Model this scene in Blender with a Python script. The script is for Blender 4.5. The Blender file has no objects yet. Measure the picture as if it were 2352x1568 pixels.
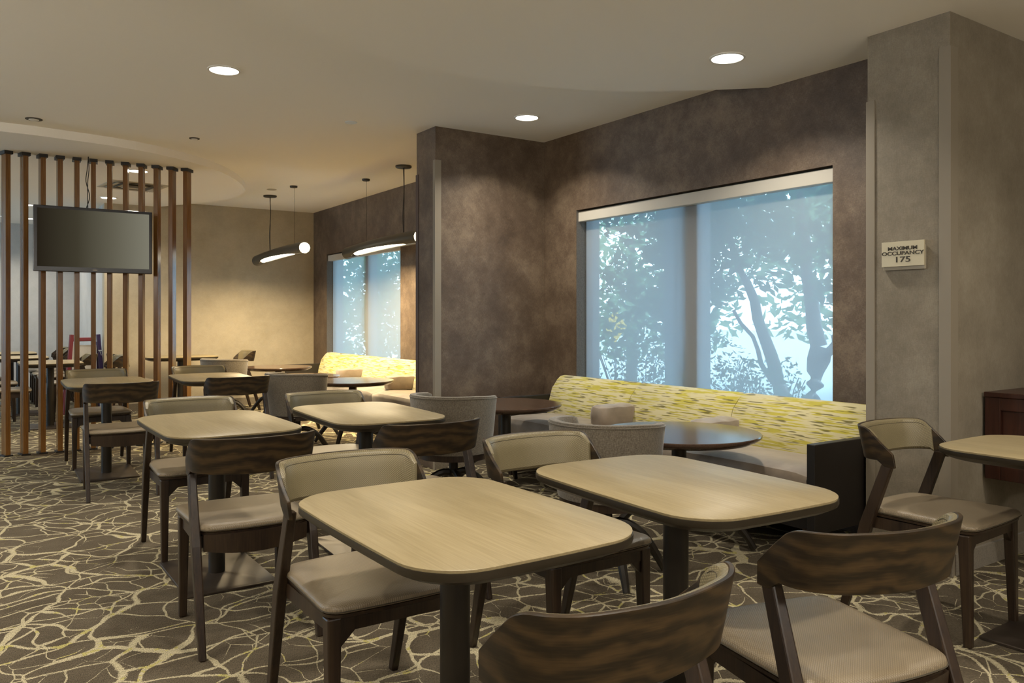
import bpy, bmesh, math, random
from mathutils import Vector, Matrix, noise
random.seed(7)
C = bpy.context.scene.collection
SC = bpy.context.scene
PI = math.pi
R = math.radians

# ------------------------------------------------------------------ camera
cam = bpy.data.cameras.new('camera')
co = bpy.data.objects.new('camera', cam); C.objects.link(co)
co.location = (0, 0, 1.27); co.rotation_euler = (PI/2, 0, -R(34.0))
cam.sensor_width = 36; cam.lens = 1834/2352*36; cam.shift_y = -56/2352
cam.clip_start = .05; cam.clip_end = 200
SC.camera = co
# ------------------------------------------------------------------ view
SC.view_settings.view_transform = 'Standard'; SC.view_settings.look = 'None'
SC.view_settings.gamma = 1; SC.view_settings.use_curve_mapping = False
SC.view_settings.exposure = 0.0
# ------------------------------------------------------------------ world: bright hazy daylight
w = bpy.data.worlds.new('sky'); SC.world = w; w.use_nodes = True
bgn = w.node_tree.nodes['Background']
bgn.inputs[0].default_value = (.50, .76, 1, 1); bgn.inputs[1].default_value = 7.2
LAMP = .56                 # overall lamp level
WARM = (1, .78, .46); NEUT = (1, .92, .78)

# ------------------------------------------------------------------ materials
def mat(name, col=(.5,.5,.5), rough=.5, spec=.5, metal=0, sheen=0):
    m = bpy.data.materials.new(name); m.use_nodes = True
    b = m.node_tree.nodes['Principled BSDF']
    b.inputs['Base Color'].default_value = (*col, 1); b.inputs['Roughness'].default_value = rough
    b.inputs['Specular IOR Level'].default_value = spec; b.inputs['Metallic'].default_value = metal
    if sheen: b.inputs['Sheen Weight'].default_value = sheen
    return m, m.node_tree, b
def nd(t, k, **kw):
    n = t.nodes.new(k)
    for a, v in kw.items(): setattr(n, a, v)
    return n
def coords(t, scale=(1,1,1), kind='Object', rot=(0,0,0)):
    c = nd(t, 'ShaderNodeTexCoord'); mp = nd(t, 'ShaderNodeMapping')
    mp.inputs['Scale'].default_value = scale; mp.inputs['Rotation'].default_value = rot
    t.links.new(c.outputs[kind], mp.inputs[0]); return mp.outputs[0]
def noi(t, v, s=5, det=3, rough=.5, dist=0):
    n = nd(t, 'ShaderNodeTexNoise'); n.inputs['Scale'].default_value = s; n.inputs['Detail'].default_value = det
    n.inputs['Roughness'].default_value = rough; n.inputs['Distortion'].default_value = dist
    t.links.new(v, n.inputs['Vector']); return n.outputs[0]
def ramp(t, f, stops):
    r = nd(t, 'ShaderNodeValToRGB'); t.links.new(f, r.inputs[0])
    e = r.color_ramp.elements
    while len(e) < len(stops): e.new(.5)
    for i, (p, c) in enumerate(stops):
        e[i].position = p; e[i].color = (*c, 1) if len(c) == 3 else c
    return r.outputs[0]
def mix(t, f, a, b, mode='MIX'):
    n = nd(t, 'ShaderNodeMix', data_type='RGBA', blend_type=mode)
    for s, x in ((n.inputs[0], f), (n.inputs[6], a), (n.inputs[7], b)):
        if hasattr(x, 'type'): t.links.new(x, s)
        else: s.default_value = x if isinstance(x, (int, float)) else (*x, 1)
    return n.outputs[2]
def mth(t, op, a, b=0):
    n = nd(t, 'ShaderNodeMath', operation=op)
    for s, x in ((n.inputs[0], a), (n.inputs[1], b)):
        if hasattr(x, 'type'): t.links.new(x, s)
        else: s.default_value = x
    return n.outputs[0]
def bump(t, b, h, st=.3, d=.01):
    n = nd(t, 'ShaderNodeBump'); n.inputs['Strength'].default_value = st; n.inputs['Distance'].default_value = d
    t.links.new(h, n.inputs['Height']); t.links.new(n.outputs[0], b.inputs['Normal'])
def setc(t, b, c): t.links.new(c, b.inputs['Base Color'])

def m_carpet():
    m, t, b = mat('carpet', rough=.95, spec=.1)
    v = coords(t)
    wn = nd(t, 'ShaderNodeTexNoise'); wn.inputs['Scale'].default_value = 2.3; wn.inputs['Detail'].default_value = 2
    t.links.new(v, wn.inputs['Vector'])
    vm = nd(t, 'ShaderNodeVectorMath', operation='MULTIPLY_ADD'); vm.inputs[1].default_value = (.34, .34, 0)
    t.links.new(wn.outputs[1], vm.inputs[0]); t.links.new(v, vm.inputs[2])
    def vor(scale, stretch, rz):
        mp = nd(t, 'ShaderNodeMapping'); mp.inputs['Scale'].default_value = stretch; mp.inputs['Rotation'].default_value = (0, 0, rz)
        t.links.new(vm.outputs[0], mp.inputs[0])
        n = nd(t, 'ShaderNodeTexVoronoi', feature='DISTANCE_TO_EDGE', voronoi_dimensions='2D'); n.inputs['Scale'].default_value = scale
        t.links.new(mp.outputs[0], n.inputs['Vector']); return n.outputs['Distance']
    fz = noi(t, v, 160, 1)
    fzs = mth(t, 'MULTIPLY', mth(t, 'SUBTRACT', fz, .5), .05)
    w1 = mth(t, 'ADD', mth(t, 'MULTIPLY', mth(t, 'MAXIMUM', mth(t, 'SUBTRACT', noi(t, v, 1.7, 2), .51), 0), .36), .019)
    a1 = mth(t, 'LESS_THAN', mth(t, 'ADD', vor(4.1, (1, .8, 1), .5), fzs), w1)
    w2 = mth(t, 'MULTIPLY', mth(t, 'SUBTRACT', noi(t, v, 2.1, 2), .455), .26)
    a2 = mth(t, 'LESS_THAN', mth(t, 'ADD', vor(8.6, (1, .75, 1), 1.1), fzs), w2)
    a3 = mth(t, 'LESS_THAN', mth(t, 'ADD', vor(2.9, (.55, 1.3, 1), .15), fzs), .022)
    vein = mth(t, 'MAXIMUM', mth(t, 'MAXIMUM', a1, a2), a3)
    yl = mth(t, 'GREATER_THAN', noi(t, v, 9, 3, .7), .60)
    base = ramp(t, noi(t, v, 3, 4, .7), [(.3, (.085,.067,.045)), (.7, (.135,.110,.076))])
    vc = mix(t, mth(t, 'MULTIPLY', yl, .8), (.47,.41,.27), (.44,.39,.12))
    col = mix(t, vein, base, vc)
    rib = nd(t, 'ShaderNodeTexNoise'); rib.inputs['Scale'].default_value = 1; rib.inputs['Detail'].default_value = 2
    t.links.new(coords(t, (420, 90, 1), rot=(0, 0, .6)), rib.inputs['Vector'])
    f = ramp(t, rib.outputs[0], [(.3, (.5,.5,.5)), (.7, (1.35,1.35,1.35))])
    setc(t, b, mix(t, 1.0, col, f, 'MULTIPLY'))
    bump(t, b, rib.outputs[0], .5, .006)
    return m
def m_linen(name, c1, c2, c3, rough=.55, sc=(1,1,1), spec=.4, bs=.25):
    m, t, b = mat(name, rough=rough, spec=spec)
    h = noi(t, coords(t, (70*sc[0], 70*sc[1], 900)), 1, 2); v_ = noi(t, coords(t, (700*sc[0], 700*sc[1], 50)), 1, 2)
    g = noi(t, coords(t), 2.2, 6, .75); big = noi(t, coords(t), .8, 3)
    s = mth(t, 'MULTIPLY', mth(t, 'ADD', h, v_), .5)
    k = mth(t, 'ADD', mth(t, 'MULTIPLY', s, .45), mth(t, 'MULTIPLY', g, .55))
    col = ramp(t, k, [(.38, c1), (.5, c2), (.62, c3)])
    setc(t, b, col); bump(t, b, s, bs, .003)
    rr = mth(t, 'ADD', mth(t, 'MULTIPLY', big, .25), rough-.12); t.links.new(rr, b.inputs['Roughness'])
    return m
def m_wood(name, c1, c2, axis=0, rough=.4, s=9, fine=1.0, spec=.45):
    m, t, b = mat(name, rough=rough, spec=spec)
    sc = [s, s, s]; sc[axis] = s*.09
    v = coords(t, tuple(sc))
    n = noi(t, v, 1.0, 5, .65, 1.2)
    sc2 = [160*fine]*3; sc2[axis] = 5
    f = noi(t, coords(t, tuple(sc2)), 1, 2)
    k = mth(t, 'ADD', mth(t, 'MULTIPLY', n, .6), mth(t, 'MULTIPLY', f, .4))
    setc(t, b, ramp(t, k, [(.36, c1), (.62, c2)])); bump(t, b, f, .12, .001)
    return m
def m_figured(name, c1, c2):
    m, t, b = mat(name, rough=.42, spec=.4)
    wv = nd(t, 'ShaderNodeTexWave', wave_type='BANDS', bands_direction='Z'); wv.inputs['Scale'].default_value = 5
    wv.inputs['Distortion'].default_value = 13; wv.inputs['Detail'].default_value = 3.5; wv.inputs['Detail Scale'].default_value = .7; wv.inputs['Detail Roughness'].default_value = .6
    t.links.new(coords(t, (1, 1, 1.5)), wv.inputs['Vector'])
    f = noi(t, coords(t, (20, 20, 300)), 1, 2)
    k = mth(t, 'ADD', mth(t, 'MULTIPLY', wv.outputs['Fac'], .4), mth(t, 'MULTIPLY', f, .6))
    setc(t, b, ramp(t, k, [(.3, c1), (.8, c2)])); bump(t, b, f, .08, .001)
    return m
def m_vinyl(name, c1, c2, plane='XY', rough=.42):
    m, t, b = mat(name, rough=rough, spec=.45)
    v = coords(t, (1, 1, 1), rot=(0, 0, R(0)))
    def wave(d, s):
        wv = nd(t, 'ShaderNodeTexWave', wave_type='BANDS', bands_direction=d); wv.inputs['Scale'].default_value = s
        t.links.new(v, wv.inputs['Vector']); return wv.outputs['Fac']
    a = wave(plane[0], 48); c = wave(plane[1], 48)
    k = mth(t, 'ABSOLUTE', mth(t, 'SUBTRACT', a, c))
    k2 = mth(t, 'ADD', mth(t, 'MULTIPLY', k, .8), mth(t, 'MULTIPLY', noi(t, v, 6, 3), .3))
    setc(t, b, ramp(t, k2, [(.15, c1), (.95, c2)])); bump(t, b, k, .3, .0012)
    return m
def m_stripe():
    m, t, b = mat('streaked_upholstery', rough=.8, spec=.2, sheen=.2)
    n1 = noi(t, coords(t, (3, 5, 95)), 1, 2, .5); n2 = noi(t, coords(t, (3, 6.5, 105)), 1.07, 1.5, .5)
    v = coords(t, (1,1,1))
    yel = ramp(t, n1, [(.50, (0,0,0)), (.56, (1,1,1))]); drk = ramp(t, n2, [(.585, (0,0,0)), (.64, (1,1,1))])
    yc = mix(t, noi(t, coords(t, (3, 6, 30)), 1, 1), (.30,.26,.01), (.52,.45,.035))
    c = mix(t, mth(t, 'MULTIPLY', yel, .88), (.53,.475,.275), yc)
    c = mix(t, mth(t, 'MULTIPLY', drk, .85), c, (.10,.085,.025))
    setc(t, b, c); bump(t, b, noi(t, v, 400, 1), .2, .001)
    return m
def m_fabric(name, c1, c2, rough=.9, s=1, sheen=.3):
    m, t, b = mat(name, rough=rough, spec=.2, sheen=sheen)
    h = noi(t, coords(t, (90*s, 90*s, 420*s)), 1, 2); v_ = noi(t, coords(t, (420*s, 420*s, 70*s)), 1, 2)
    s_ = mth(t, 'MULTIPLY', mth(t, 'ADD', h, v_), .5)
    setc(t, b, ramp(t, s_, [(.36, c1), (.62, c2)])); bump(t, b, s_, .3, .002)
    return m
def m_velvet(name, c1, c2):
    m, t, b = mat(name, rough=.42, spec=.45, sheen=.4)
    setc(t, b, ramp(t, noi(t, coords(t), 5, 4, .6), [(.35, c1), (.65, c2)]))
    bump(t, b, noi(t, coords(t), 3.5, 3), .25, .02)
    return m
def m_emit(name, c, s):
    m = bpy.data.materials.new(name); m.use_nodes = True; t = m.node_tree; t.nodes.clear()
    e = nd(t, 'ShaderNodeEmission'); e.inputs[0].default_value = (*c, 1); e.inputs[1].default_value = s
    o = nd(t, 'ShaderNodeOutputMaterial'); t.links.new(e.outputs[0], o.inputs[0]); return m
def m_shade():
    m = bpy.data.materials.new('solar_shade_mesh'); m.use_nodes = True; t = m.node_tree; t.nodes.clear()
    o = nd(t, 'ShaderNodeOutputMaterial')
    tr = nd(t, 'ShaderNodeBsdfTransparent'); tr.inputs[0].default_value = (1, 1, 1, 1)
    tl = nd(t, 'ShaderNodeBsdfTranslucent'); tl.inputs[0].default_value = (.60, .72, .82, 1)
    df = nd(t, 'ShaderNodeBsdfDiffuse'); df.inputs[0].default_value = (.60, .60, .58, 1)
    a = nd(t, 'ShaderNodeMixShader'); a.inputs[0].default_value = .45
    t.links.new(tl.outputs[0], a.inputs[1]); t.links.new(df.outputs[0], a.inputs[2])
    c = nd(t, 'ShaderNodeMixShader')
    weave = noi(t, coords(t, (200, 900, 900)), 1, 1)
    k = mth(t, 'ADD', mth(t, 'MULTIPLY', weave, .06), .35+.24)
    t.links.new(k, c.inputs[0])
    t.links.new(tr.outputs[0], c.inputs[1]); t.links.new(a.outputs[0], c.inputs[2])
    t.links.new(c.outputs[0], o.inputs[0]); return m
def m_glass():
    m = bpy.data.materials.new('window_glass'); m.use_nodes = True; t = m.node_tree; t.nodes.clear()
    o = nd(t, 'ShaderNodeOutputMaterial'); tr = nd(t, 'ShaderNodeBsdfTransparent'); tr.inputs[0].default_value = (.93, .97, .97, 1)
    g = nd(t, 'ShaderNodeBsdfGlossy'); g.inputs['Roughness'].default_value = .02
    x = nd(t, 'ShaderNodeMixShader'); x.inputs[0].default_value = .02
    t.links.new(tr.outputs[0], x.inputs[1]); t.links.new(g.outputs[0], x.inputs[2]); t.links.new(x.outputs[0], o.inputs[0]); return m

M = {}
M['carpet'] = m_carpet()
M['ceil'] = mat('ceiling_paint', (.90,.865,.80), .9, .2)[0]
M['brown'] = m_linen('brown_linen_wallpaper', (.058,.037,.023), (.112,.077,.051), (.215,.160,.110), .50, spec=.5, bs=.35)
M['taupe'] = m_linen('taupe_woven_wallcovering', (.17,.145,.105), (.235,.20,.15), (.32,.28,.215), .6, sc=(1.6,1.6,1))
M['beige'] = m_linen('beige_wallcovering', (.37,.315,.22), (.43,.365,.26), (.49,.42,.305), .7)
M['bluegrey'] = m_linen('pale_grey_wallcovering', (.40,.39,.37), (.46,.45,.43), (.52,.50,.48), .7)
M['trim'] = mat('beige_trim', (.25,.212,.16), .5)[0]
M['darktrim'] = mat('plum_brown_trim', (.075,.05,.045), .5)[0]
M['base'] = m_fabric('mottled_baseboard', (.13,.11,.08), (.24,.20,.15), .6)
M['wood'] = m_wood('dark_oak', (.011,.006,.004), (.038,.022,.012), 2, .36, 12)
M['shell'] = m_figured('figured_dark_oak', (.012,.007,.003), (.052,.030,.011))
M['lam'] = m_wood('pale_oak_laminate', (.25,.195,.10), (.345,.275,.155), 1, .42, 7, 1.2)
M['edge'] = mat('dark_table_edge', (.022,.016,.009), .36)[0]
M['brownlam'] = m_wood('walnut_laminate', (.045,.026,.018), (.08,.048,.033), 1, .13, 7)
M['metal'] = mat('black_bronze_metal', (.022,.017,.012), .38, .5, .3)[0]
M['plate'] = mat('bronze_plate', (.06,.045,.034), .38, .5, .5)[0]
M['vinyl'] = m_vinyl('woven_taupe_vinyl', (.155,.120,.076), (.275,.218,.145), 'XY', .36)
M['vinylb'] = m_vinyl('woven_olive_vinyl', (.12,.098,.052), (.27,.225,.13), 'XZ', .36)
M['thread'] = mat('seam_thread', (.05,.04,.025), .8)[0]
M['grey'] = m_fabric('grey_linen', (.078,.064,.046), (.18,.152,.115))
M['sofa'] = m_stripe()
M['velvet'] = m_velvet('taupe_velvet', (.18,.138,.098), (.28,.222,.165))
M['black'] = mat('black_panel', (.012,.009,.007), .45)[0]
M['slat'] = m_wood('amber_stained_wood', (.12,.050,.012), (.24,.115,.030), 2, .24, 10)
M['bezel'] = mat('tv_bezel', (.008,.008,.014), .25)[0]
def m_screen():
    m, t, b = mat('tv_screen_reflection_gradient', (.006,.006,.005), .9, .0)
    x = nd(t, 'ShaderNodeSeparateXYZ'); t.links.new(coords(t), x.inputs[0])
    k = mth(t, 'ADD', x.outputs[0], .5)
    t.links.new(ramp(t, k, [(.03, (.020,.015,.009)), (.35, (.055,.048,.030)), (.65, (.135,.125,.088)), (.97, (.235,.225,.17))]), b.inputs['Emission Color'])  # emitted left-to-right gradient stands in for the room mirrored in the screen
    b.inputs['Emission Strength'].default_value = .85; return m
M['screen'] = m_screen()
M['cable'] = mat('black_cable', (.01,.01,.01), .6)[0]
M['frame'] = mat('window_frame_metal', (.16,.16,.17), .45)[0]
M['jamb'] = m_fabric('window_jamb', (.10,.09,.08), (.16,.145,.13))
M['fascia'] = mat('blind_fascia', (.52,.49,.43), .5)[0]
M['shade'] = m_shade(); M['glass'] = m_glass()
M['lit'] = m_emit('lit_diffuser', (1, .95, .84), 9)
M['litw'] = m_emit('lit_pendant_diffuser', (1, .86, .60), 9)
M['ring'] = mat('white_ring', (.75,.73,.68), .4)[0]
M['pend'] = mat('dark_bronze_shade', (.045,.04,.03), .4, .5, .2)[0]
M['mahog'] = m_wood('dark_mahogany', (.022,.007,.004), (.05,.016,.009), 2, .3)
M['sign'] = mat('brushed_champagne_plate', (.50,.43,.29), .35, .5, .25)[0]
M['acr'] = mat('pale_acrylic', (.34,.30,.23), .15)[0]
M['ink'] = mat('dark_lettering', (.045,.033,.018), .5)[0]
M['vent'] = mat('vent_paint', (.45,.41,.34), .5)[0]
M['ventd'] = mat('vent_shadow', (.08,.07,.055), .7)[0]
M['red'] = mat('crimson_plastic', (.16,.018,.03), .4)[0]
M['purple'] = mat('purple_plastic', (.045,.028,.10), .4)[0]
M['white'] = mat('white_plastic', (.6,.65,.7), .4)[0]
M['bark'] = m_fabric('bark', (.10,.085,.07), (.17,.14,.12), .9, .1)
def m_leaf(name, c1, c2):
    m = bpy.data.materials.new(name); m.use_nodes = True; t = m.node_tree; t.nodes.clear()
    c = ramp(t, noi(t, coords(t), 2, 3), [(.3, c1), (.7, c2)])
    d = nd(t, 'ShaderNodeBsdfDiffuse'); l = nd(t, 'ShaderNodeBsdfTranslucent'); x = nd(t, 'ShaderNodeMixShader'); x.inputs[0].default_value = .5
    t.links.new(c, d.inputs[0]); t.links.new(c, l.inputs[0]); t.links.new(d.outputs[0], x.inputs[1]); t.links.new(l.outputs[0], x.inputs[2])
    o = nd(t, 'ShaderNodeOutputMaterial'); t.links.new(x.outputs[0], o.inputs[0]); return m
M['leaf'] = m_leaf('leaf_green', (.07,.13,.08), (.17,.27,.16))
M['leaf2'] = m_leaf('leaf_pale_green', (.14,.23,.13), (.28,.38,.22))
M['ground'] = mat('pale_concrete', (.40,.41,.40), .8)[0]
M['grass'] = mat('grass_verge', (.16,.22,.08), .9)[0]
M['post'] = mat('blue_grey_post', (.05,.10,.15), .6)[0]
M['ysign'] = mat('yellow_sign', (.85,.50,.05), .5)[0]

# ------------------------------------------------------------------ geometry helpers
def new(): return bmesh.new()
def obj(name, bm, m, parent=None, smooth=False, bev=0, seg=2, loc=None):
    bmesh.ops.recalc_face_normals(bm, faces=bm.faces)
    me = bpy.data.meshes.new(name); bm.to_mesh(me); bm.free()
    for x in (m if isinstance(m, (list, tuple)) else [m]): me.materials.append(M[x])
    if smooth:
        for p in me.polygons: p.use_smooth = True
        me.set_sharp_from_angle(angle=R(38))
    o = bpy.data.objects.new(name, me); C.objects.link(o)
    if parent: o.parent = parent
    if loc: o.location = loc
    if bev:
        b = o.modifiers.new('bevel', 'BEVEL'); b.width = bev; b.segments = seg; b.limit_method = 'ANGLE'; b.angle_limit = R(40)
    return o
def box(bm, x0, x1, y0, y1, z0, z1, mi=0):
    r = bmesh.ops.create_cube(bm, size=1)
    for v in r['verts']:
        v.co = Vector((x0 if v.co.x < 0 else x1, y0 if v.co.y < 0 else y1, z0 if v.co.z < 0 else z1))
    for f in {f for v in r['verts'] for f in v.link_faces}: f.material_index = mi
    return r['verts']
def loft(bm, rings, cap=True, closed=True, mi=0):
    V = [[bm.verts.new(p) for p in r] for r in rings]
    n = len(V[0])
    for a, b in zip(V, V[1:]):
        for i in range(n if closed else n-1):
            f = bm.faces.new((a[i], a[(i+1) % n], b[(i+1) % n], b[i])); f.material_index = mi
    if cap and closed:
        for r in (V[0][::-1], V[-1]):
            f = bm.faces.new(r); f.material_index = mi
    return V
def bar(bm, p, q, w0, d0, w1=None, d1=None, up=None):
    p, q = Vector(p), Vector(q); w1 = w1 or w0; d1 = d1 or d0
    z = (q-p).normalized(); u = Vector(up) if up else (Vector((1,0,0)) if abs(z.x) < .8 else Vector((0,1,0)))
    y = z.cross(u).normalized(); x = y.cross(z).normalized()
    def ring(c, a, b): return [c+x*i*a/2+y*j*b/2 for i, j in ((-1,-1),(1,-1),(1,1),(-1,1))]
    loft(bm, [ring(p, w0, d0), ring(q, w1, d1)])
def tube(bm, pts, r, n=10, cap=True):
    pts = [Vector(p) for p in pts]; rings = []
    rr = r if isinstance(r, (list, tuple)) else [r]*len(pts)
    for i, p in enumerate(pts):
        d = (pts[min(i+1, len(pts)-1)]-pts[max(i-1, 0)]).normalized()
        u = Vector((0,0,1)) if abs(d.z) < .9 else Vector((1,0,0))
        x = d.cross(u).normalized(); y = d.cross(x).normalized()
        rings.append([p+(x*math.cos(2*PI*k/n)+y*math.sin(2*PI*k/n))*rr[i] for k in range(n)])
    loft(bm, rings, cap)
def disc(bm, c, prof, n=32, mi=0):   # lathe: prof = [(r,z)...]
    rings = [[Vector((c[0]+r*math.cos(2*PI*k/n), c[1]+r*math.sin(2*PI*k/n), c[2]+z)) for k in range(n)] for r, z in prof]
    loft(bm, rings, True, True, mi)
def rrect(sx, sy, r, bow=0, n=8, sx2=None):
    P = []; a, b = sx/2, sy/2
    for k, (qx, qy) in enumerate(((1,1),(-1,1),(-1,-1),(1,-1))):
        for i in range(n+1):
            an = PI/2*i/n + k*PI/2
            P.append([qx*(a-r)+r*math.cos(an), qy*(b-r)+r*math.sin(an)])
    out = []
    for i in range(len(P)):
        p, q = P[i], P[(i+1) % len(P)]; out.append(p)
        if math.dist(p, q) > r*.5+.02:
            for k in range(1, 8): out.append([p[0]+(q[0]-p[0])*k/8, p[1]+(q[1]-p[1])*k/8])
    for p in out:
        x, y = p
        p[0] = x*(1+bow*(1-(y/b)**2)); p[1] = y*(1+bow*(1-(x/a)**2))
        if sx2: p[0] *= 1+(sx2/sx-1)*(y/sy+.5)
    return out
def stack(bm, out, levels, c=(0,0), mi=0):   # levels = (scale offset inwards, z)
    rings = []
    xs = max(abs(p[0]) for p in out); ys = max(abs(p[1]) for p in out)
    for ins, z in levels:
        rings.append([Vector((c[0]+p[0]*(xs-ins)/xs, c[1]+p[1]*(ys-ins)/ys, z)) for p in out])
    loft(bm, rings, True, True, mi)
def poly(bm, pts, z0, z1):
    loft(bm, [[Vector((x, y, z0)) for x, y in pts], [Vector((x, y, z1)) for x, y in pts]])
def thing(name, label, cat, loc=(0,0,0), rz=0, group=None):
    o = bpy.data.objects.new(name, None); C.objects.link(o); o.empty_display_size = .1
    o.location = loc; o.rotation_euler = (0, 0, rz); o['label'] = label; o['category'] = cat
    if group: o['group'] = group
    return o
def tag(o, label, cat, group=None, kind=None):
    o['label'] = label; o['category'] = cat
    if group: o['group'] = group
    if kind: o['kind'] = kind
    return o
def struct(name, bm, m, label=None, parent=None, **k):
    o = obj(name, bm, m, parent, **k)
    if not parent:
        o['kind'] = 'structure'
        if label: o['label'] = label
    return o
def dup(root, loc, rz, label, group=None):
    r = root.copy(); C.objects.link(r); r.location = loc; r.rotation_euler = (0, 0, rz); r['label'] = label
    if group: r['group'] = group
    for ch in list(root.children):
        c = ch.copy(); C.objects.link(c); c.parent = r
        for g in ch.children:
            d = g.copy(); C.objects.link(d); d.parent = c
    return r
def spline(P, n):
    """catmull-rom through P, n samples evenly in arc length"""
    P = [Vector(p) for p in P]; Q = [P[0]*2-P[1]]+P+[P[-1]*2-P[-2]]; out = []
    for i in range(1, len(Q)-2):
        for k in range(12):
            t = k/12; a, b, c, d = Q[i-1:i+3]
            out.append(.5*((2*b)+(c-a)*t+(2*a-5*b+4*c-d)*t*t+(3*b-a-3*c+d)*t**3))
    out.append(P[-1]); L = [0]
    for a, b in zip(out, out[1:]): L.append(L[-1]+(b-a).length)
    res = []; j = 0
    for k in range(n):
        s = L[-1]*k/(n-1)
        while j < len(L)-2 and L[j+1] < s: j += 1
        f = (s-L[j])/max(1e-9, L[j+1]-L[j]); res.append(out[j].lerp(out[j+1], min(1, f)))
    return res

# ================================================================== THE SETTING
WX = 4.31          # window wall face
ZC, ZN, ZO = 2.86, 2.77, 2.785
bm = new(); box(bm, -6.2, 6.7, -4.7, 15.4, -.12, 0); struct('floor', bm, 'carpet', 'brown patterned carpet floor with pale crackle veins')
bm = new(); box(bm, -6.2, 6.7, -4.7, 15.4, ZC, ZC+.15)
ce = struct('ceiling', bm, 'ceil', 'warm off-white painted ceiling')
N = [(WX+.1, 3.30), (4.065, 3.62), (3.85, 3.80), (3.62, 3.97), (3.376, 4.09), (3.08, 4.20), (2.669, 4.28), (2.31, 4.29), (2.0, 4.25), (1.55, 4.10), (1.1, 3.85), (.6, 3.4), (.2, 2.8), (0, 2), (-.05, 1), (-.05, -4.6), (6.5, -4.6), (6.5, 2.2), (WX+.1, 2.2)]
def smoothpoly(P, a, b):
    mid = [tuple(v.xy) for v in spline([(x, y, 0) for x, y in P[a:b]], 60)]
    return P[:a]+mid+P[b:]
bm = new(); poly(bm, smoothpoly(N, 0, 15), ZN, ZC+.02); struct('ceiling_soffit', bm, 'ceil', parent=ce)
O = [(-6, 8.3), (-4, 7.95), (-1.5, 7.74), (.18, 7.73), (.65, 7.77), (1.17, 7.88), (1.585, 8.10), (1.975, 8.42), (2.32, 8.88), (2.61, 9.46), (2.76, 10.05), (2.68, 10.63), (2.45, 11.2), (2.12, 11.81), (2.0, 11.9), (1.5, 11.9), (1.5, 15.3), (-6, 15.3)]
bm = new(); poly(bm, smoothpoly(O, 0, 14), ZO, ZC+.02); struct('oval_soffit', bm, 'ceil', parent=ce)

W1 = (2.92, 5.40, .62, 2.19); W2 = (8.82, 11.27, .62, 2.19)
bm = new()
for a, b in ((2.3, W1[0]), (W1[1], W2[0]), (W2[1], 12.0)): box(bm, WX, WX+.26, a, b, 0, ZC+.03)
for (a, b, z0, z1) in (W1, W2): box(bm, WX, WX+.26, a, b, 0, z0); box(bm, WX, WX+.26, a, b, z1, ZC+.03)
wr = struct('wall_right', bm, 'brown', 'dark brown linen papered window wall')
def wbox(name, m, lab, *b, **k):
    bm = new(); box(bm, *b); return struct(name, bm, m, lab, **k)
pier = wbox('wall_pier', 'brown', 'dark brown papered stub wall between the two window bays', 3.19, WX+.02, 5.87, 6.21, 0, ZC+.02)
wbox('corner_guard', 'trim', None, 3.182, 3.24, 5.862, 5.90, 0, 2.58, parent=pier)
wbox('corner_guard', 'darktrim', None, 3.184, 3.2, 6.17, 6.216, 0, 2.50, parent=pier)
wbox('baseboard', 'base', None, 3.18, WX, 5.858, 5.87, 0, .1, parent=pier)
colm = wbox('wall_column', 'taupe', 'taupe woven column between window bay and right wall', 3.97, WX+.05, 2.045, 2.48, 0, ZC)
wbox('corner_guard', 'trim', None, 3.962, 4.03, 2.037, 2.095, 0, 2.60, parent=colm)
wbox('corner_guard', 'trim', None, 3.964, 4.0, 2.437, 2.486, 0, 2.42, parent=colm)
wf = wbox('wall_front_right', 'taupe', 'taupe woven wall running to the right frame edge', WX+.05, 6.6, 2.045, 2.3, 0, ZC)
wbox('baseboard', 'base', None, 4.0, 6.5, 2.03, 2.046, 0, .105, parent=wf)
wbox('baseboard', 'base', None, 3.958, 3.97, 2.03, 2.48, 0, .105, parent=colm)
wb = wbox('wall_back', 'beige', 'beige papered far wall under the pendant lamps', 1.44, 4.6, 11.81, 12.0, 0, ZC)
wbox('baseboard', 'base', None, 1.44, WX, 11.795, 11.81, 0, .1, parent=wb)
wbox('wall_return', 'bluegrey', 'grey return wall beyond the slat divider', 1.44, 1.6, 12.0, 15.3, 0, ZC)
wbox('wall_far', 'bluegrey', 'pale grey far wall behind the slat divider', -6.1, 1.6, 15.2, 15.4, 0, ZC)
bm = new()
box(bm, -6.2, -6, -4.7, 15.4, 0, .5); box(bm, -6.2, -6, -4.7, 15.4, 2.4, ZC)
for a, b in ((-4.7, 9.6), (14.6, 15.4)): box(bm, -6.2, -6, a, b, .5, 2.4)
struct('wall_left', bm, 'bluegrey', 'pale grey left wall outside the frame')
wbox('wall_rear', 'taupe', 'taupe wall behind the camera', -6.2, 6.7, -4.7, -4.5, 0, ZC)
wbox('wall_side', 'taupe', 'taupe side wall beyond the frame', 6.5, 6.7, -4.7, 2.1, 0, ZC)
bm = new(); box(bm, 4.300, 4.311, 5.866, 5.871, .62, ZC); struct('wall_seam', bm, 'brown', parent=wr)

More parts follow.
